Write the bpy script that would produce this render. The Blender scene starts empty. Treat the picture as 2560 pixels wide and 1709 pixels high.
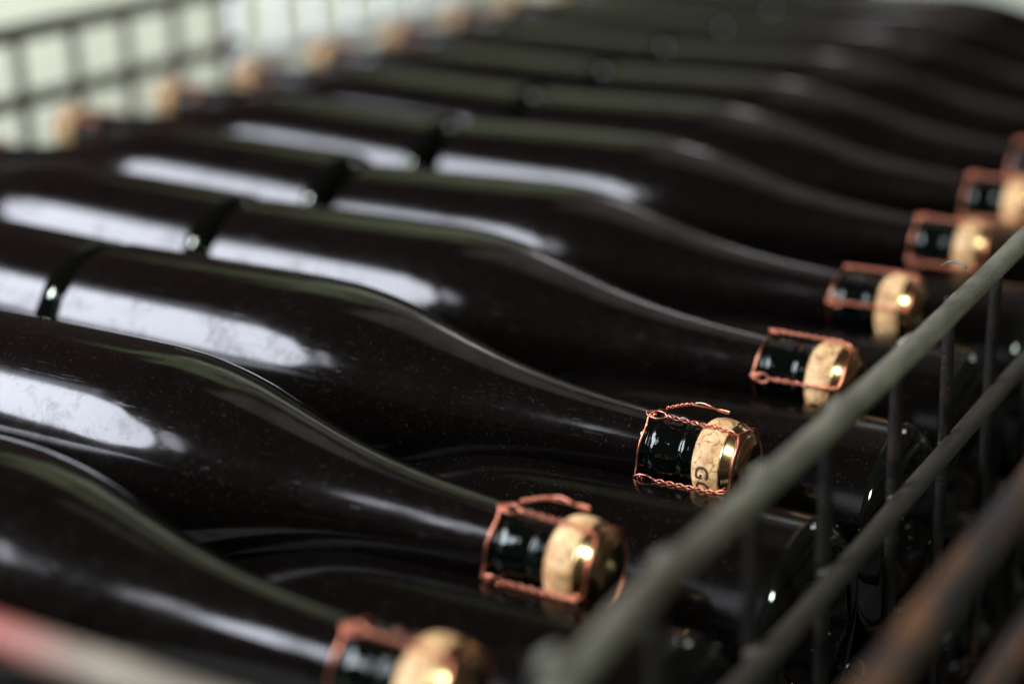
import bpy, math, random
from math import sin, cos, pi, radians as R
from mathutils import Vector, Matrix
random.seed(7)
S = 0.001                                    # all dimensions below are millimetres
scene = bpy.context.scene
COL = scene.collection

# ------------------------------------------------------------------ camera
CAM = Vector((286.2, -545.7, 261.1))
YAW, PITCH, ROLL = 0.563442, 0.339972, -0.036745
cy, sy, cp, sp = cos(YAW), sin(YAW), cos(PITCH), sin(PITCH)
F = Vector((-sy*cp, cy*cp, -sp)); RT = Vector((cy, sy, 0)); U = RT.cross(F)
c_, s_ = cos(ROLL), sin(ROLL)
X_ = c_*RT + s_*U; Y_ = -s_*RT + c_*U
cd = bpy.data.cameras.new('camera'); cam = bpy.data.objects.new('camera', cd); COL.objects.link(cam)
m = Matrix((X_, Y_, -F)).transposed().to_4x4(); m.translation = CAM*S
cam.matrix_world = m
cd.sensor_width = 36; cd.lens = 60.32; cd.clip_start = 0.01; cd.clip_end = 100
cd.dof.use_dof = True; cd.dof.focus_distance = 0.652; cd.dof.aperture_fstop = 2.9
scene.camera = cam

# ------------------------------------------------------------------ world
w = bpy.data.worlds.new("World"); scene.world = w; w.use_nodes = True
bg = w.node_tree.nodes['Background']
bg.inputs[0].default_value = (1.0, 0.66, 0.62, 1); bg.inputs[1].default_value = 0.048
scene.view_settings.view_transform = 'Standard'; scene.view_settings.look = 'None'
scene.view_settings.exposure = 0; scene.view_settings.gamma = 1
scene.cycles.use_denoising = True
scene.cycles.max_bounces = 8

# ------------------------------------------------------------------ lamps
def area(name, loc, target, sx, sz, radiance, color):
    l = bpy.data.lights.new(name, 'AREA'); l.shape = 'RECTANGLE'; l.size = sx; l.size_y = sz
    l.energy = radiance*sx*sz*pi; l.color = color
    o = bpy.data.objects.new(name, l); COL.objects.link(o); o.location = loc
    d = (Vector(target)-Vector(loc)).normalized()
    o.rotation_euler = d.to_track_quat('-Z', 'Y').to_euler(); return o
# roof light over the left of the crate: the long pale highlights on the bottles
def roof(x0, x1, y0, y1, radiance, color, shape='RECTANGLE'):
    o = area('overhead_light', ((x0+x1)/2, (y0+y1)/2, 2.0), (0, 0, 0), x1-x0, y1-y0, radiance, color); o.rotation_euler = (0, 0, 0); o.data.shape = shape
roof(-3.95, -1.06, -3.30, -0.56, 12.5, (0.84, 0.88, 1.0), 'ELLIPSE')
roof(-3.75, -1.26, -3.05, -0.78, 17.0, (0.86, 0.90, 1.0), 'ELLIPSE')
roof(-3.2, -1.75, -1.0, -0.38, 2.2, (0.80, 0.86, 1.0))
roof(-0.94, -0.72, -2.45, -1.40, 5.0, (0.87, 0.90, 1.0), 'ELLIPSE')
roof(-2.2, -1.15, 1.6, 2.3, 0.5, (0.76, 0.92, 0.52))  # remaining panes: added lamps for green and grey sheen along bottle tops
roof(-3.2, -1.75, 2.3, 3.6, 0.42, (0.74, 0.92, 0.50))
roof(-1.6, -0.3, 2.4, 4.2, 0.36, (1.0, 0.93, 0.88))
roof(-3.4, -1.9, 3.7, 5.4, 0.8, (0.80, 0.95, 0.72))
roof(-0.90, -0.1, 0.70, 2.2, 0.36, (1.0, 0.90, 0.85))
# small bright opening behind and right of the camera: glints on metal caps and glass heels
area('doorway_light', (1.60, -1.0, 1.80), (0, 0, 0), 0.28, 0.30, 170.0, (0.86, 1.0, 0.90))
area('far_side_light', (0.9, 3.2, 1.3), (0, 0, 0), 0.8, 0.5, 4.0, (0.93, 0.98, 1.0))  # lamp added for sheen along the rail and lower bottle ends
area('side_gap_light', (-0.90, 2.55, 1.30), (0.07, -0.03, 0), 0.22, 0.18, 5.0, (0.95, 0.98, 1.0))
# added lamps washing the wall behind, facing away from the crates
area('wall_wash_light', (-2.1, 2.8, 0.35), (-3.2, 2.8, -0.55), 3.6, 0.4, 8.5, (1.0, 1.0, 0.97))
area('wall_wash_light', (-0.9, 4.3, 0.45), (-0.9, 5.2, -0.35), 1.6, 0.4, 9.0, (1.0, 1.0, 1.0))

# ------------------------------------------------------------------ node helpers
def mat(name):
    m = bpy.data.materials.new(name); m.use_nodes = True
    nt = m.node_tree; return m, nt, nt.nodes['Principled BSDF']
def N(nt, t, **kw):
    n = nt.nodes.new(t)
    for k, v in kw.items():
        if k.startswith('i_'): n.inputs[k[2:].replace('_', ' ')].default_value = v
        else: setattr(n, k, v)
    return n
def noise(nt, scale, detail=4, rough=.55, vec=None, coord='Object'):
    if vec is None:
        tc = nt.nodes.new('ShaderNodeTexCoord'); vec = tc.outputs[coord]
    n = N(nt, 'ShaderNodeTexNoise', i_Scale=scale, i_Detail=detail, i_Roughness=rough)
    nt.links.new(vec, n.inputs['Vector']); return n
def ramp(nt, src, stops):
    r = nt.nodes.new('ShaderNodeValToRGB'); e = r.color_ramp.elements
    while len(e) < len(stops): e.new(.5)
    for k, (p, c) in enumerate(stops):
        e[k].position = p; e[k].color = c if len(c) == 4 else (*c, 1)
    nt.links.new(src, r.inputs[0]); return r
def g(v): return (v, v, v, 1)
def offset_coord(nt, amt=5.0):
    """object coordinates shifted by a random amount for every object, so copies do not repeat"""
    tc = nt.nodes.new('ShaderNodeTexCoord'); oi = nt.nodes.new('ShaderNodeObjectInfo')
    mm = N(nt, 'ShaderNodeMath', operation='MULTIPLY'); mm.inputs[1].default_value = amt
    nt.links.new(oi.outputs['Random'], mm.inputs[0])
    a = N(nt, 'ShaderNodeVectorMath', operation='ADD')
    nt.links.new(tc.outputs['Object'], a.inputs[0]); nt.links.new(mm.outputs[0], a.inputs[1])
    return a.outputs[0]

# dusty outer glass
M = {}
def glass(name, rough, spc):
    m_, nt, b = mat(name)
    vec = offset_coord(nt)
    big = noise(nt, 22, 5, .6, vec); fine = noise(nt, 900, 3, .6, vec); mid = noise(nt, 160, 6, .7, vec)
    film = ramp(nt, mid.outputs[0], [(.42, g(.0)), (.72, g(1))])
    spec = ramp(nt, fine.outputs[0], [(.60, g(0)), (.76, g(1))])
    mx = N(nt, 'ShaderNodeMath', operation='MULTIPLY'); nt.links.new(film.outputs[0], mx.inputs[0]); nt.links.new(spec.outputs[0], mx.inputs[1])
    cr = ramp(nt, mx.outputs[0], [(0, (.0020, .0014, .0011)), (1, (.05, .043, .038))])
    nt.links.new(cr.outputs[0], b.inputs['Base Color'])
    rr = ramp(nt, big.outputs[0], [(.35, g(.09+rough)), (.68, g(.13+rough))])
    r2 = ramp(nt, mid.outputs[0], [(.35, g(0)), (.8, g(.05))])
    ad = N(nt, 'ShaderNodeMath', operation='ADD'); nt.links.new(rr.outputs[0], ad.inputs[0]); nt.links.new(r2.outputs[0], ad.inputs[1])
    mpp = N(nt, 'ShaderNodeMapping'); mpp.inputs['Scale'].default_value = (.06, 1, 1); mpp.inputs['Rotation'].default_value = (0, .05, .12); nt.links.new(vec, mpp.inputs[0])
    scr = noise(nt, 620, 3, .6, mpp.outputs[0]); sr = ramp(nt, scr.outputs[0], [(.62, g(0)), (.70, g(.14))])
    ad2 = N(nt, 'ShaderNodeMath', operation='ADD'); nt.links.new(ad.outputs[0], ad2.inputs[0]); nt.links.new(sr.outputs[0], ad2.inputs[1])
    nt.links.new(ad2.outputs[0], b.inputs['Roughness'])
    b.inputs['IOR'].default_value = 1.5
    mot = noise(nt, 1100, 5, .7, vec); ms0 = ramp(nt, mot.outputs[0], [(.30, g(.40)), (.45, g(.5))])
    sm = noise(nt, 45, 6, .7, vec); ms = N(nt, 'ShaderNodeMath', operation='MULTIPLY'); ms1 = ramp(nt, sm.outputs[0], [(.36, g(.66*spc)), (.50, g(1.1*spc))]); nt.links.new(ms0.outputs[0], ms.inputs[0]); nt.links.new(ms1.outputs[0], ms.inputs[1]); nt.links.new(ms.outputs[0], b.inputs['Specular IOR Level'])
    wav = noise(nt, 14, 2, .4, vec)
    bp = N(nt, 'ShaderNodeBump', i_Strength=.12, i_Distance=.0006); nt.links.new(wav.outputs[0], bp.inputs['Height'])
    bp2 = N(nt, 'ShaderNodeBump', i_Strength=.10, i_Distance=.00008); nt.links.new(mid.outputs[0], bp2.inputs['Height']); nt.links.new(bp.outputs[0], bp2.inputs['Normal'])
    nt.links.new(bp2.outputs[0], b.inputs['Normal'])
    return m_
M['glass'] = glass('dusty_glass', 0, 1)
M['glass2'] = glass('dimmed_glass', .04, .16)  # rougher copy of the glass, reflections cut back as if the layer were shaded

m_, nt, b = mat('clean_green_glass'); M['finish'] = m_
vec = offset_coord(nt)
n1 = noise(nt, 230, 2, .5, vec); n2 = noise(nt, 60, 3, .5, vec)
b.inputs['Base Color'].default_value = (.0006, .0013, .0008, 1); b.inputs['IOR'].default_value = 1.52
b.inputs['Roughness'].default_value = .035
b.inputs['Specular Tint'].default_value = (.9, 1, .93, 1)
bp = N(nt, 'ShaderNodeBump', i_Strength=.5, i_Distance=.0007); nt.links.new(n1.outputs[0], bp.inputs['Height'])
nt.links.new(bp.outputs[0], b.inputs['Normal'])

m_, nt, b = mat('heel_glass'); M['heel'] = m_
b.inputs['Base Color'].default_value = (.0022, .003, .002, 1); b.inputs['IOR'].default_value = 1.52; b.inputs['Roughness'].default_value = .05
m_, nt, b = mat('stippled_glass'); M['stipple'] = m_
vec = offset_coord(nt)
v = N(nt, 'ShaderNodeTexVoronoi', i_Scale=300.0); nt.links.new(vec, v.inputs['Vector'])
vr = ramp(nt, v.outputs['Distance'], [(.0, g(1)), (.30, g(0))]); vr.color_ramp.interpolation = 'EASE'
b.inputs['Base Color'].default_value = (.001, .0015, .001, 1); b.inputs['Roughness'].default_value = .05
bp = N(nt, 'ShaderNodeBump', i_Strength=.7, i_Distance=.0010); nt.links.new(vr.outputs[0], bp.inputs['Height'])
nt.links.new(bp.outputs[0], b.inputs['Normal'])

m_, nt, b = mat('cork'); M['cork'] = m_
vec = offset_coord(nt)
n1 = noise(nt, 130, 6, .65, vec); n2 = noise(nt, 420, 4, .7, vec)
dist = noise(nt, 90, 3, .6, vec)
va = N(nt, 'ShaderNodeVectorMath', operation='MULTIPLY_ADD'); va.inputs[1].default_value = (.012, .012, .012)
nt.links.new(dist.outputs['Color'], va.inputs[0]); nt.links.new(vec, va.inputs[2])
vo = N(nt, 'ShaderNodeTexVoronoi', feature='DISTANCE_TO_EDGE', i_Scale=190.0); nt.links.new(va.outputs[0], vo.inputs['Vector'])
vd = N(nt, 'ShaderNodeTexVoronoi', i_Scale=230.0); nt.links.new(va.outputs[0], vd.inputs['Vector'])
base = ramp(nt, n1.outputs[0], [(.30, (.24, .11, .04)), (.44, (.46, .25, .10)), (.56, (.60, .37, .17)), (.72, (.74, .52, .29))])
crack = ramp(nt, vo.outputs['Distance'], [(0, g(1)), (.07, g(0))])
gate = ramp(nt, n2.outputs[0], [(.42, g(0)), (.52, g(1))])
cm = N(nt, 'ShaderNodeMath', operation='MULTIPLY'); nt.links.new(crack.outputs[0], cm.inputs[0]); nt.links.new(gate.outputs[0], cm.inputs[1])
pit = ramp(nt, vd.outputs['Distance'], [(.10, g(1)), (.16, g(0))])
pg = ramp(nt, n1.outputs[0], [(.50, g(0)), (.54, g(1))])
pm = N(nt, 'ShaderNodeMath', operation='MULTIPLY'); nt.links.new(pit.outputs[0], pm.inputs[0]); nt.links.new(pg.outputs[0], pm.inputs[1])
mxm = N(nt, 'ShaderNodeMath', operation='MAXIMUM'); nt.links.new(cm.outputs[0], mxm.inputs[0]); nt.links.new(pm.outputs[0], mxm.inputs[1])
mixc = N(nt, 'ShaderNodeMix', data_type='RGBA'); nt.links.new(mxm.outputs[0], mixc.inputs['Factor'])
nt.links.new(base.outputs[0], mixc.inputs['A']); mixc.inputs['B'].default_value = (.10, .045, .018, 1)
oi = nt.nodes.new('ShaderNodeObjectInfo'); hs = N(nt, 'ShaderNodeHueSaturation')
mr = nt.nodes.new('ShaderNodeMapRange'); mr.inputs['To Min'].default_value = .82; mr.inputs['To Max'].default_value = 1.18
nt.links.new(oi.outputs['Random'], mr.inputs[0]); nt.links.new(mr.outputs[0], hs.inputs['Value'])
nt.links.new(mixc.outputs['Result'], hs.inputs['Color']); nt.links.new(hs.outputs[0], b.inputs['Base Color']); b.inputs['Roughness'].default_value = .6
iv = N(nt, 'ShaderNodeMath', operation='SUBTRACT'); nt.links.new(n2.outputs[0], iv.inputs[0]); nt.links.new(mxm.outputs[0], iv.inputs[1])
bp = N(nt, 'ShaderNodeBump', i_Strength=.5, i_Distance=.0004); nt.links.new(iv.outputs[0], bp.inputs['Height']); nt.links.new(bp.outputs[0], b.inputs['Normal'])

m_, nt, b = mat('branding_ink'); M['ink'] = m_
b.inputs['Base Color'].default_value = (.018, .010, .006, 1); b.inputs['Roughness'].default_value = .7

m_, nt, b = mat('gold_foil_metal'); M['gold'] = m_
n1 = noise(nt, 120, 3, .6); b.inputs['Metallic'].default_value = 1
b.inputs['Base Color'].default_value = (.60, .41, .20, 1)
rr = ramp(nt, n1.outputs[0], [(.3, g(.13)), (.7, g(.24))]); nt.links.new(rr.outputs[0], b.inputs['Roughness'])
bp = N(nt, 'ShaderNodeBump', i_Strength=.15, i_Distance=.0004); nt.links.new(n1.outputs[0], bp.inputs['Height']); nt.links.new(bp.outputs[0], b.inputs['Normal'])

m_, nt, b = mat('copper_wire'); M['copper'] = m_
vec = offset_coord(nt); n1 = noise(nt, 700, 4, .6, vec); b.inputs['Metallic'].default_value = 1
cr = ramp(nt, n1.outputs[0], [(.3, (.48, .16, .085)), (.55, (.80, .29, .19)), (.8, (.90, .45, .34))])
nt.links.new(cr.outputs[0], b.inputs['Base Color']); b.inputs['Roughness'].default_value = .30

def metal_rod(name, lo, hi, rust, amount, rough=.45, metallic=.5, sc=60, band=None):
    m_, nt, b = mat(name)
    tc = nt.nodes.new('ShaderNodeTexCoord')
    mp = N(nt, 'ShaderNodeMapping'); mp.inputs['Scale'].default_value = (1, .35, 1); nt.links.new(tc.outputs['Object'], mp.inputs[0])
    n1 = noise(nt, sc, 6, .65, mp.outputs[0]); n2 = noise(nt, 11, 4, .6, mp.outputs[0]); n3 = noise(nt, 900, 4, .7, mp.outputs[0])
    c1 = ramp(nt, n1.outputs[0], [(.3, lo), (.7, hi)])
    rs = ramp(nt, n2.outputs[0], [(amount-.05, g(1)), (amount+.05, g(0))])
    if band:   # paint survives only over one stretch of the rod
        sx = nt.nodes.new('ShaderNodeSeparateXYZ'); nt.links.new(tc.outputs['Object'], sx.inputs[0])
        wv = N(nt, 'ShaderNodeMath', operation='MULTIPLY_ADD'); wv.inputs[1].default_value = .03
        nt.links.new(n2.outputs[0], wv.inputs[0]); nt.links.new(sx.outputs[0], wv.inputs[2])
        mr = nt.nodes.new('ShaderNodeMapRange'); mr.inputs['From Min'].default_value = band[0]; mr.inputs['From Max'].default_value = band[1]
        nt.links.new(wv.outputs[0], mr.inputs[0]); rs = mr
    mx = N(nt, 'ShaderNodeMix', data_type='RGBA'); nt.links.new(rs.outputs[0], mx.inputs['Factor'])
    nt.links.new(c1.outputs[0], mx.inputs['A']); mx.inputs['B'].default_value = (*rust, 1)
    nt.links.new(mx.outputs['Result'], b.inputs['Base Color'])
    iv = N(nt, 'ShaderNodeMath', operation='MULTIPLY_ADD'); iv.inputs[1].default_value = -metallic; iv.inputs[2].default_value = metallic
    nt.links.new(rs.outputs[0], iv.inputs[0]); nt.links.new(iv.outputs[0], b.inputs['Metallic'])
    rr = ramp(nt, n1.outputs[0], [(.3, g(rough-.12)), (.7, g(rough+.15))]); nt.links.new(rr.outputs[0], b.inputs['Roughness'])
    ad = N(nt, 'ShaderNodeMath', operation='ADD'); nt.links.new(n1.outputs[0], ad.inputs[0]); nt.links.new(n3.outputs[0], ad.inputs[1])
    bp = N(nt, 'ShaderNodeBump', i_Strength=.7, i_Distance=.0008); nt.links.new(ad.outputs[0], bp.inputs['Height']); nt.links.new(bp.outputs[0], b.inputs['Normal'])
    return m_
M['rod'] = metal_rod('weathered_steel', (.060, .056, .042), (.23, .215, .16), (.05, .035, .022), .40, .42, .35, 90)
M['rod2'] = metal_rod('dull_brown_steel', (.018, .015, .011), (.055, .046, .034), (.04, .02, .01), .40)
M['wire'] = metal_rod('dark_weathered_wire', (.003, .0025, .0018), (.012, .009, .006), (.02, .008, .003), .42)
M['rust'] = metal_rod('rusty_steel', (.012, .010, .010), (.03, .024, .021), (.15, .052, .010), .455, .65, .25, 70)
M['redrail'] = metal_rod('pink_primed_steel', (.11, .095, .07), (.24, .20, .15), (.26, .06, .045), .50, .6, .2, 40, (-.075, -.105))
M['backrod'] = metal_rod('dark_olive_steel', (.06, .058, .04), (.11, .10, .075), (.05, .03, .02), .4, .7, .1)
M['white'] = metal_rod('lit_wire_white', (.68, .70, .69), (.80, .82, .82), (.6, .6, .58), .25, .5, 0)  # white stands in for strong light on the back grid

def plain(name, lo, hi, sc, rough=.9):
    m_, nt, b = mat(name); n1 = noise(nt, sc, 6, .6); c = ramp(nt, n1.outputs[0], [(.3, lo), (.7, hi)])
    nt.links.new(c.outputs[0], b.inputs['Base Color']); b.inputs['Roughness'].default_value = rough
    bp = N(nt, 'ShaderNodeBump', i_Strength=.3, i_Distance=.004); nt.links.new(n1.outputs[0], bp.inputs['Height']); nt.links.new(bp.outputs[0], b.inputs['Normal'])
    return m_
M['wall'] = plain('pale_green_plaster', (.55, .58, .48), (.62, .66, .56), 2.0)
M['floor'] = plain('dark_concrete', (.05, .05, .045), (.09, .088, .075), 3.0)

# ------------------------------------------------------------------ mesh helpers
class MB:
    def __init__(s): s.v = []; s.f = []
    def add(s, vs, fs):
        o = len(s.v); s.v += [tuple(v) for v in vs]; s.f += [tuple(i+o for i in f) for f in fs]
    def lathe(s, prof, seg=72):
        """profile of (x, r) round the X axis, millimetres"""
        vs = []; fs = []
        for (x, r) in prof:
            for k in range(seg):
                a = 2*pi*k/seg; vs.append((x, -r*cos(a), r*sin(a)))
        for i in range(len(prof)-1):
            for k in range(seg):
                k2 = (k+1) % seg
                fs.append((i*seg+k, i*seg+k2, (i+1)*seg+k2, (i+1)*seg+k))
        s.add(vs, fs)
    def tube(s, pts, r, seg=8, closed=False, cap=True):
        pts = [Vector(p) for p in pts]; n = len(pts)
        rs = r if isinstance(r, (list, tuple)) else [r]*n
        T = []
        for i in range(n):
            a = pts[(i-1) % n] if (closed or i > 0) else pts[i]
            b = pts[(i+1) % n] if (closed or i < n-1) else pts[i]
            T.append((b-a).normalized())
        up = Vector((0, 0, 1)) if abs(T[0].z) < .9 else Vector((1, 0, 0))
        nrm = (up-T[0]*up.dot(T[0])).normalized(); vs = []; fs = []
        for i in range(n):
            nrm = (nrm-T[i]*nrm.dot(T[i])).normalized(); bn = T[i].cross(nrm)
            for k in range(seg):
                a = 2*pi*k/seg; vs.append(pts[i]+(nrm*cos(a)+bn*sin(a))*rs[i])
        for i in range(n if closed else n-1):
            j = (i+1) % n
            for k in range(seg):
                k2 = (k+1) % seg; fs.append((i*seg+k, i*seg+k2, j*seg+k2, j*seg+k))
        if not closed and cap:
            fs.append(tuple(range(seg))[::-1]); fs.append(tuple((n-1)*seg+k for k in range(seg)))
        s.add(vs, fs)
    def box(s, x0, x1, y0, y1, z0, z1):
        vs = [(x, y, z) for x in (x0, x1) for y in (y0, y1) for z in (z0, z1)]
        s.add(vs, [(0, 1, 3, 2), (4, 6, 7, 5), (0, 4, 5, 1), (2, 3, 7, 6), (0, 2, 6, 4), (1, 5, 7, 3)])
    def mesh(s, name, material, smooth=True):
        me = bpy.data.meshes.new(name)
        me.from_pydata([(x*S, y*S, z*S) for x, y, z in s.v], [], s.f)
        me.materials.append(material); me.validate()
        import bmesh
        bm = bmesh.new(); bm.from_mesh(me); bmesh.ops.recalc_face_normals(bm, faces=bm.faces); bm.to_mesh(me); bm.free()
        if smooth: me.polygons.foreach_set('use_smooth', [True]*len(me.polygons))
        return me
    def build(s, name, material, parent=None, smooth=True):
        o = bpy.data.objects.new(name, s.mesh(name, material, smooth)); COL.objects.link(o)
        if parent: o.parent = parent
        return o
def tag(o, label=None, cat=None, group=None, kind=None):
    for k, v in (('label', label), ('category', cat), ('group', group), ('kind', kind)):
        if v: o[k] = v
    return o
def empty(name, loc=(0, 0, 0)):
    o = bpy.data.objects.new(name, None); COL.objects.link(o); o.empty_display_size = .02
    o.location = [c*S for c in loc]; return o
def pchip(K, step):
    X = [k[0] for k in K]; Y = [k[1] for k in K]; n = len(K)
    h = [X[i+1]-X[i] for i in range(n-1)]; d = [(Y[i+1]-Y[i])/h[i] for i in range(n-1)]
    mm = [0]*n; mm[0] = d[0]; mm[-1] = d[-1]
    for i in range(1, n-1):
        if d[i-1]*d[i] > 0:
            w1 = 2*h[i]+h[i-1]; w2 = h[i]+2*h[i-1]; mm[i] = (w1+w2)/(w1/d[i-1]+w2/d[i])
    out = []
    for i in range(n-1):
        q = max(1, int(math.ceil(h[i]/step)))
        for k in range(q):
            t = k/q
            out.append((X[i]+t*h[i], (2*t**3-3*t**2+1)*Y[i]+(t**3-2*t**2+t)*h[i]*mm[i]+(-2*t**3+3*t**2)*Y[i+1]+(t**3-t**2)*h[i]*mm[i+1]))
    out.append((X[-1], Y[-1])); return out

# ------------------------------------------------------------------ the bottle (axis along +X, x = 0 at the cage's lower ring)
BODY = [(-276, 44.1), (-200, 44.2), (-166, 44), (-150, 43.2), (-135, 41.2),
        (-119, 37.8), (-103.5, 33.4), (-88, 28.8), (-72.5, 24.6), (-57, 21.2), (-41.5, 18.6), (-26, 16.6), (-12, 15.2), (-4, 14.4), (-1, 14.1)]
HEEL = [(-284, 36.8), (-283.7, 37.6), (-282.7, 39.1), (-281.2, 40.9), (-279.6, 42.5), (-278.2, 43.5), (-277.2, 43.95), (-276, 44.1)]
FIN = [(-1, 14.1), (0, 13.5), (1.5, 13.2), (2.6, 13.6), (3.6, 14.3), (5.2, 14.7), (9, 14.4), (13.5, 13.9), (14.6, 13.5), (15.6, 13.3), (16.6, 13.8), (17.6, 13.9), (18.6, 13.5), (20, 13.4), (22, 13.0), (23, 12.2), (23.2, 9)]
CORK = [(20.6, 9), (20.9, 11.6), (21.5, 13.5), (22.7, 15.0), (24.6, 16.0), (27.2, 16.35), (29.8, 16.1), (32, 15.5), (34.2, 14.6), (36.0, 13.4), (37, 12.0), (37.4, 0.01)]
CAP = [(32.8, 15.3), (33.1, 15.65), (33.6, 15.65), (34.9, 15.0), (36.2, 14.22), (37.3, 13.45), (37.9, 12.7), (38.0, 12.2), (38.6, 11.6), (39.7, 9.5), (40.6, 6), (40.9, .01)]
RING_PHI = [0, 90, 180, 270]                     # legs, degrees; phi = 0 faces -Y, 90 faces up
def pol(x, r, phi):
    a = R(phi); return (x, -r*cos(a), r*sin(a))
def adiff(a, b): return (a-b+180) % 360-180
def leg_strands(phi0, seed):
    rnd = random.Random(seed)
    mb = MB(); n = 150
    wob = [rnd.uniform(-.25, .25) for _ in range(4)]
    pitch = 7.8+rnd.uniform(-.4, .4)
    for s in (0, 1):
        pts = []
        for i in range(n+1):
            t = i/n; x = -1.2+t*37.6
            R0 = 17.2 if x < 4 else 17.2-(x-4)*.012
            if x > 21: R0 = 17.0 if x < 30 else 17.0-(x-30)*.20-max(0, x-33)*.22
            env = 1.9*math.sin(pi*min(1, (x+1.2)/9.5))**.8 if x < 8.3 else 0
            ang = (x-7.0)/pitch*2*pi+s*pi
            h = .62*min(1, max(0, (x-5.5)/3))
            side = (1 if s else -1)*env+h*cos(ang)+.5*math.sin(x*.13+wob[0]*9)*wob[1]*3
            rad = R0+h*sin(ang)+(0.45 if s else -.2)*(1 if x < 6 else max(0, 1-(x-6)/3))*.6
            pts.append(pol(x, rad, phi0+math.degrees(side/R0)))
        mb.tube(pts, .35, 8)
    # eye of the knot where the ring wire passes through
    for q, (rx, rr_) in enumerate(((1.3, .0), (.8, .5))):
        pts = []
        for k in range(22):
            a = 2*pi*k/21*.93+q
            pts.append(pol(1.6+rx*cos(a)*1.1, 16.9+rr_+.35*sin(2*a), phi0+math.degrees(rx*sin(a)/17)))
        mb.tube(pts, .36, 7)
    return mb
def make_bottle():
    root = empty('champagne_bottle')
    body = MB(); pf = pchip(BODY, 2.5)
    body.lathe(pf, 96)
    body.build('glass_body', M['glass'], root)
    hl = MB(); hl.lathe(pchip(HEEL, .6), 96); hl.build('heel', M['heel'], root)
    pt = MB(); pt.lathe([(-284, 36.8), (-284.3, 36), (-284.2, 34.5), (-283, 32), (-279, 28.5), (-272, 23), (-264, 15), (-259, 8), (-257.5, 3), (-257.3, .01)], 64)
    pt.build('punt', M['stipple'], root)
    fin = MB(); fin.lathe(pchip(FIN, .6), 72); fin.build('neck_finish', M['finish'], root)
    ck = MB(); ck.lathe(pchip(CORK, .7), 72); cork = ck.build('cork', M['cork'], root)
    cp_ = MB(); cp_.lathe(pchip(CAP, .35), 72); cp_.build('metal_cap', M['gold'], root)
    # lower ring of the wire hood
    mb = MB(); pts = []
    for k in range(160):
        a = 360*k/160; dmin = min(abs(adiff(a, p)) for p in RING_PHI)
        rr_ = 14.75+2.1*math.exp(-(dmin/9)**2)
        pts.append(pol(-.2+.5*cos(R(a)*2), rr_, a))
    mb.tube(pts, .42, 8, closed=True)
    hood = mb.build('wire_hood', M['copper'], root)
    mb = MB(); pts = []
    for k in range(120):
        a = 360*k/120; dmin = min(abs(adiff(a, p)) for p in RING_PHI)
        pts.append(pol(37.9-.9*math.exp(-(dmin/9)**2), 14.15+.85*math.exp(-(dmin/10)**2), a))
    mb.tube(pts, .42, 8, closed=True); mb.build('top_ring', M['copper'], hood)
    for i, p in enumerate(RING_PHI): leg_strands(p, 31+i).build('twisted_leg', M['copper'], hood)
    # twisted tail folded up beside the top leg
    mb = MB()
    for s in (0, 1):
        pts = []
        for i in range(91):
            t = i/90; x = 5.5+t*24
            rad = 18.0+2.2*sin(pi*min(1, t*1.25)*.62)-2.2*max(0, t-.55)
            h = .42 if t < .42 else .42+1.0*sin(pi*(t-.42)/.58)*.9
            ang = t*25/3.2*2*pi+s*pi if t < .42 else .42*25/3.2*2*pi+s*pi+(t-.42)*3
            pts.append(pol(x, rad+h*sin(ang), (14+14*min(1, t*3))+math.degrees(h*cos(ang)/18)))
        mb.tube(pts, .42, 8)
    mb.build('twist_tail', M['copper'], hood)
    return root

def text_mesh(txt):
    cu = bpy.data.curves.new('lettering', 'FONT'); cu.body = txt; cu.size = 7.6; cu.offset = .15; cu.space_character = 1.12
    cu.resolution_u = 8
    to = bpy.data.objects.new('tmp', cu); COL.objects.link(to)
    dg = bpy.context.evaluated_depsgraph_get(); me = bpy.data.meshes.new_from_object(to.evaluated_get(dg))
    bpy.data.objects.remove(to)
    import bmesh
    bm = bmesh.new(); bm.from_mesh(me)
    for _ in range(2): bmesh.ops.subdivide_edges(bm, edges=[e for e in bm.edges if e.calc_length() > .9], cuts=1)
    bmesh.ops.triangulate(bm, faces=bm.faces)
    return bm, me
def lettering(parent, txt, phi_start, xbase):
    """print wrapped round the cork: reads downwards, tops of the letters towards the cap"""
    bm, me = text_mesh(txt)
    for v in bm.verts:
        u, h = v.co.x, v.co.y
        x = xbase+h
        rad = 16.0
        for (a, b) in zip(CORK, CORK[1:]):
            if a[0] <= x <= b[0]: rad = a[1]+(b[1]-a[1])*(x-a[0])/(b[0]-a[0])
        v.co = Vector(pol(x, rad+.12, phi_start-math.degrees(u/16)))*S
    bm.to_mesh(me); bm.free(); me.materials.clear(); me.materials.append(M['ink'])
    me.name = 'lettering'
    o = bpy.data.objects.new('lettering', me); COL.objects.link(o); o.parent = parent; return o

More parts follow.
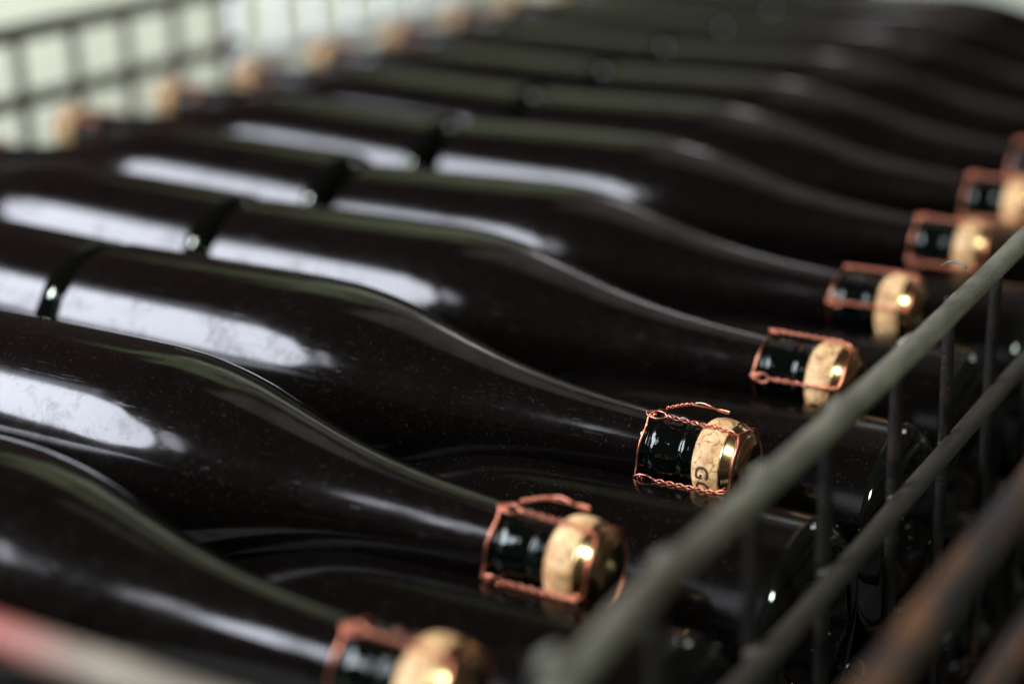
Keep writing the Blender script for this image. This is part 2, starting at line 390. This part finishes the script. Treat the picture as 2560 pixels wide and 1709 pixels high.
def copy_tree(o, parent=None):
    c = o.copy(); COL.objects.link(c); c.parent = parent
    for ch in [q for q in bpy.data.objects if q.parent == o]: copy_tree(ch, c)
    return c
proto = make_bottle()
def kids(o): return [q for q in bpy.data.objects if q.parent == o]
first = True; cache = {}
def place(x, y, z, yaw=0, tilt=0, spin=0, flip=False, label=None, group=None, drop=(), dimmed=False):
    global first
    o = copy_tree(proto)
    ex = Matrix.Rotation(pi if flip else 0, 4, 'Z') @ Matrix.Identity(4)
    m = Matrix.Translation(Vector((x, y, z))*S) @ ex @ Matrix.Rotation(yaw, 4, 'Z') @ Matrix.Rotation(-tilt, 4, 'Y') @ Matrix.Rotation(R(spin), 4, 'X')
    o.matrix_world = m
    for ch in kids(o):
        nm = ch.name.split('.')[0]
        for s2 in kids(ch):
            if s2.name.split('.')[0] in drop: bpy.data.objects.remove(s2)
        if nm in drop: bpy.data.objects.remove(ch)
    if dimmed:
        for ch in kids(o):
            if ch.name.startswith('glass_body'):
                if 'dimmed' not in cache: cache['dimmed'] = ch.data.copy(); cache['dimmed'].materials[0] = M['glass2']
                ch.data = cache['dimmed']
    tag(o, label, 'wine bottle', group); return o

P = 97.67
G1 = 'bottles of the top row with corks to the right'
# spin: angle of one leg about the bottle's axis (Rotation about +X by s moves phi by -s)
BT = [ # x, y, z, yaw, tilt, leg phi, label
 (4.5, -191.5, 1.0, .007, .017, 72, 'nearest dark bottle, its cork cut by the bottom edge of the picture', ),
 (0.0, -99.3, -.1, -.003, -.007, 74, 'second nearest dark bottle, blurred cork touching the lower end of the grey rail'),
 (6.0, -1.3, .2, .009, -.010, 70, 'sharply focused dark bottle, printed letter G on its cork'),
 (10.5, 96.0, .3, .018, -.005, 99, 'dark bottle just beyond the sharp one, wire leg crossing mid cork above its lettering'),
 (4.0, 197.5, -.2, -.002, .016, 108, 'dark bottle with blurred plain cork, wire leg crossing its middle, beyond the lettered corks'),
 (9.0, 295.4, 2.8, 0, .004, 74, 'dark bottle whose blurred cork has a round white glint beside the top of the rail'),
 (6, 390.9, 2.6, .003, .004, 73, 'dark bottle whose pale cork is half cut by the right edge above the rail'),
 (4, 488.2, 0, 0, 0, 84, 'dark bottle with only a blurred copper wire corner showing at the right edge'),
 (0, 586, 0, 0, 0, 60, 'dark bottle behind the row, its cork just outside the right edge'),
 (1, 684, 0, 0, 0, 40, 'hazy dark bottle with a green sheen along its shoulder near the top'),
 (0, 781, 0, 0, 0, 80, 'faint blurred bottle forming the second last dark wave at the top right'),
 (0, 879, 0, 0, 0, 66, 'blurred bottle body meeting the pale green glow at the top edge'),
]
bots = []
for i, (x, y, z, yw, ti, ph, lab) in enumerate(BT):
    o = place(x, y, z, yw, ti, -(ph), label=lab, group=G1); bots.append(o)
    ck = [c for c in kids(o) if c.name.startswith('cork')][0]
    # lettering angle is given in the world, so take the spin off again
    if i == 2: lettering(ck, 'GO', 14-ph, 24.4)
    if i == 3: lettering(ck, 'GO', -18-ph, 24.2)
# tails only where the photograph shows them
for i, o in enumerate(bots):
    if i not in (1, 2):
        for c in kids(o):
            for s2 in kids(c):
                if s2.name.startswith('twist_tail'): bpy.data.objects.remove(s2)

G2 = 'bottles lying base to base with the top row, corks to the far left'
labs = {0: 'dark bottle at the left edge level with the base of the nearest bottles',
 1: 'dark bottle cut by the left edge, bright highlight meeting the base of the sharp bottle',
 2: 'dark bottle at left with a long pale highlight ending at a mint green glint',
 3: 'dark bottle behind with a thinner pale highlight and green glint at its base',
 4: 'dark bottle at upper left, its blurred cork nearest the left edge below the wire grid',
 5: 'dark bottle whose blurred orange cork is second from the left below the wire grid',
 6: 'dark bottle whose blurred cork sits below the left end of the white grid',
 7: 'dark bottle whose blurred cork is fourth from the left, below the white grid',
 8: 'dark bottle whose blurred cork is fifth from the left near the top edge',
 9: 'dark bottle whose blurred cork lies under the right end of the white grid',
 10: 'dark bottle whose blurred cork is cut by the top edge of the picture',
 11: 'faint bottle beyond the last cork at the top edge'}
CO = {4: 3, 5: 10, 6: -5, 7: -5, 8: -3, 9: -7, 10: -20}
for k in range(0, 12):
    place(-566.5+random.uniform(-2, 2), (k-1)*P+CO.get(k, 0)*.6, 11, yaw=-CO.get(k, 0)*.4/300, tilt=.035, spin=-random.uniform(20, 80), flip=True,
          label=labs[k], group=G2, drop=('twist_tail',))

G3 = 'bottles of the second layer with bases to the right'
labs3 = ['dark bottle wedged under the two nearest necks, its base hidden by the rail',
 'dark bottle lying under the cork of the sharp bottle, white glint at its base end',
 'green tinged bottle below the neck of the bottle just beyond the sharp one',
 'bottle with a white glint near its base, seen between two thin upright bars',
 'dim bottle with grey glint at the right edge between the upper rail and thin bars',
 'dim bottle under the blurred corks by the right edge', None, None, None, None, None, None]
for k in range(0, 8):
    lab = labs3[k] if k < 6 else 'dark bottle hidden mostly below the blurred necks at right'
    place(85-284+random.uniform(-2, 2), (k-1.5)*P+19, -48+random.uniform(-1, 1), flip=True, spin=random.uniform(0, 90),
          label=lab, group=G3, drop=('twist_tail',), dimmed=True)
    # the bottle's origin is at its ring: with flip the base lies at origin + 276
G4 = 'bottles of the deeper layers seen base on through the bars'
for row, (z, off) in enumerate(((-128, 0), (-203, .5), (-278, 0))):
    for k in range(0, 7):
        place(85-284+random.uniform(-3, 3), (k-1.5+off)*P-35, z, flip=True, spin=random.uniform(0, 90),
              label='dark bottle base in deep shadow behind the bars', group=G4, drop=('twist_tail', 'lettering'), dimmed=True)
for q in [proto]+kids(proto)+[s for c in kids(proto) for s in kids(c)]:
    bpy.data.objects.remove(q)

# ------------------------------------------------------------------ crate holding the bottles
crate = empty('wire_crate', (106, -299, -330))
tag(crate, 'grey weathered steel wire crate holding the champagne bottles', 'crate')
cl = crate.location/S
def rel(p): return (p[0]-cl.x, p[1]-cl.y, p[2]-cl.z)
def rod(name, pts, r, material, parent=crate, wob=.4, n=60, seg=14):
    a, b = Vector(pts[0]), Vector(pts[-1]); mb = MB(); L = []
    ph = random.uniform(0, 6)
    for i in range(n+1):
        t = i/n; p = a.lerp(b, t)
        if len(pts) > 2:
            yq = p.y
            for u, v in zip(pts, pts[1:]):
                if u[1] <= yq <= v[1]:
                    k = (yq-u[1])/(v[1]-u[1]); k = k*k*(3-2*k)*.5+k*.5; p = Vector(u).lerp(Vector(v), k); p.y = yq; break
        q = Vector((sin(t*17+ph), 0, cos(t*13+ph)))*wob
        L.append(p+q)
    mb.tube([Vector(p)-Vector(parent.location)/S for p in L], r, seg)
    return mb.build(name, material, parent)
XR = 107
rod('rail', [(XR, -303, 36), (XR, -262, 45), (XR, -238, 52.5), (XR, -210, 56.2), (XR, -110, 56.3), (XR, -5, 57.3), (XR, 60, 59.3), (XR, 130, 61.5), (XR, 300, 62.5), (XR, 960, 66)], 4.2, M['rod'], n=160)
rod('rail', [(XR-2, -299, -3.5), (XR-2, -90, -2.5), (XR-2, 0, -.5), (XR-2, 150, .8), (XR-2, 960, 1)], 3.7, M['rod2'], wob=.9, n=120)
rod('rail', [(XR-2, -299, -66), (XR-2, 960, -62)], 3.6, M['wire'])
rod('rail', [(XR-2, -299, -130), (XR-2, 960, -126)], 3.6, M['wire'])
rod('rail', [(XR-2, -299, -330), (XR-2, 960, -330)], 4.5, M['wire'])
y = -292+0.0
ys = [-2-60*k for k in range(-16, 5)]
for yy in ys:
    yv = yy+random.uniform(-3, 3)
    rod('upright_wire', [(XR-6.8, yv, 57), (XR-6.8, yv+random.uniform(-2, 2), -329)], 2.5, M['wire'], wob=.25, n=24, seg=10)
    wb = MB(); wb.tube([Vector(p)-cl for p in [(XR-6.5, yv, 51), (XR-5.2, yv, 54.5), (XR-3.6, yv+.6, 57.5), (XR-2.6, yv+1, 60.5)]], [1.2, 3.3, 3.0, 1.0], 9); wb.build('weld_bead', M['rod'], crate)
    wb = MB(); wb.tube([Vector(p)-cl for p in [(XR-7.5, yv-3, -2), (XR-5, yv-1, -1.5), (XR-4.6, yv+1, -1), (XR-7.0, yv+3.4, -1)]], [1.0, 2.5, 2.4, .8], 9); wb.build('weld_bead', M['rod2'], crate)
    if not 50 < yy < 70: continue
    mb = MB()   # bent end of the wire peeping out beside the rail
    L = [(XR-15, yv+13, 64.5), (XR-12, yv+11, 67), (XR-8.5, yv+8.5, 68.3), (XR-5, yv+6, 68.6), (XR-3, yv+4.5, 67.5)]
    mb.tube([Vector(p)-cl for p in L], [.35, .5, .6, .6, .6], 8); mb.build('wire_hook', M['rod'], crate)
rod('front_rail', [(XR, -300, 58.6), (-650, -297, 58.6)], 5.0, M['redrail'], wob=.5)
rod('front_rail', [(XR, -300, -3), (-650, -300, -3)], 3.6, M['wire'])
for k in range(13):
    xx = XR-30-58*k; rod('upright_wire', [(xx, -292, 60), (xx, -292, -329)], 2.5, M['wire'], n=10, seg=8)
# back side: heavy olive grid
XB = -642
rod('back_rail', [(XB, -299, 76), (XB, 524, 77)], 7.0, M['backrod'], n=20, wob=.3)
rod('back_rail', [(XB, -299, 27), (XB, 524, 30)], 6.0, M['backrod'], n=20, wob=.3)
rod('back_rail', [(XB, -299, -40), (XB, 960, -40)], 7, M['backrod'], n=20, wob=.3)
for k in range(-11, 5):
    yy = 299+54*k
    rod('back_upright', [(XB-10, yy, 78), (XB-10, yy, -329)], 4.6, M['backrod'], n=6, seg=10, wob=.2)
rod('far_rail', [(XB, 960, 66), (XR, 960, 66)], 4.6, M['rod'])
mb = MB(); mb.box(XB-12, XR+4, -305, 964, -338, -333); 
mb.v = [tuple(Vector(v)-cl) for v in mb.v]; mb.build('crate_base', M['wire'], crate, smooth=False)

# stretch of back grid behind the far left corks, strong light painted as white
grid = empty('lit_back_grid', (XB-6, 540, -330)); tag(grid, 'wire grid coloured white for strong light, behind the blurred corks at the top', 'wire grid')
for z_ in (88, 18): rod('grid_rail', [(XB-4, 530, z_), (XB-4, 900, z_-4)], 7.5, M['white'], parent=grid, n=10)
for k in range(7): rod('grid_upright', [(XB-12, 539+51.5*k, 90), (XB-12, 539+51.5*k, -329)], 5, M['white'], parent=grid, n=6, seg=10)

# ------------------------------------------------------------------ neighbouring crate, right foreground
nb = empty('neighbouring_crate', (172, -420, -330)); tag(nb, 'rust stained crate rails out of focus in the lower right corner', 'crate')
rod('rail', [(172, -420, 54), (171, 360, 54)], 4.8, M['rust'], parent=nb, wob=.6)
rod('rail', [(172, -420, 3), (172, 360, 1)], 4.4, M['rust'], parent=nb, wob=.6)
for yy in (-410, 350): rod('corner_post', [(176, yy, 78), (176, yy, -330)], 5, M['rust'], parent=nb, n=8)

# ------------------------------------------------------------------ setting
mb = MB(); mb.box(-3260, -3200, -4500, 6500, -900, -270)
tag(mb.build('wall', M['wall'], smooth=False), kind='structure')
mb = MB(); mb.box(-3200, 4500, 5200, 5260, -900, -350)
tag(mb.build('wall', M['wall'], smooth=False), kind='structure')
mb = MB(); mb.add([(-9000, -9000, -900), (9000, -9000, -900), (9000, 9000, -900), (-9000, 9000, -900)], [(0, 1, 2, 3)])
tag(mb.build('floor', M['floor'], smooth=False), kind='structure')
# dark pallet table carrying the crates
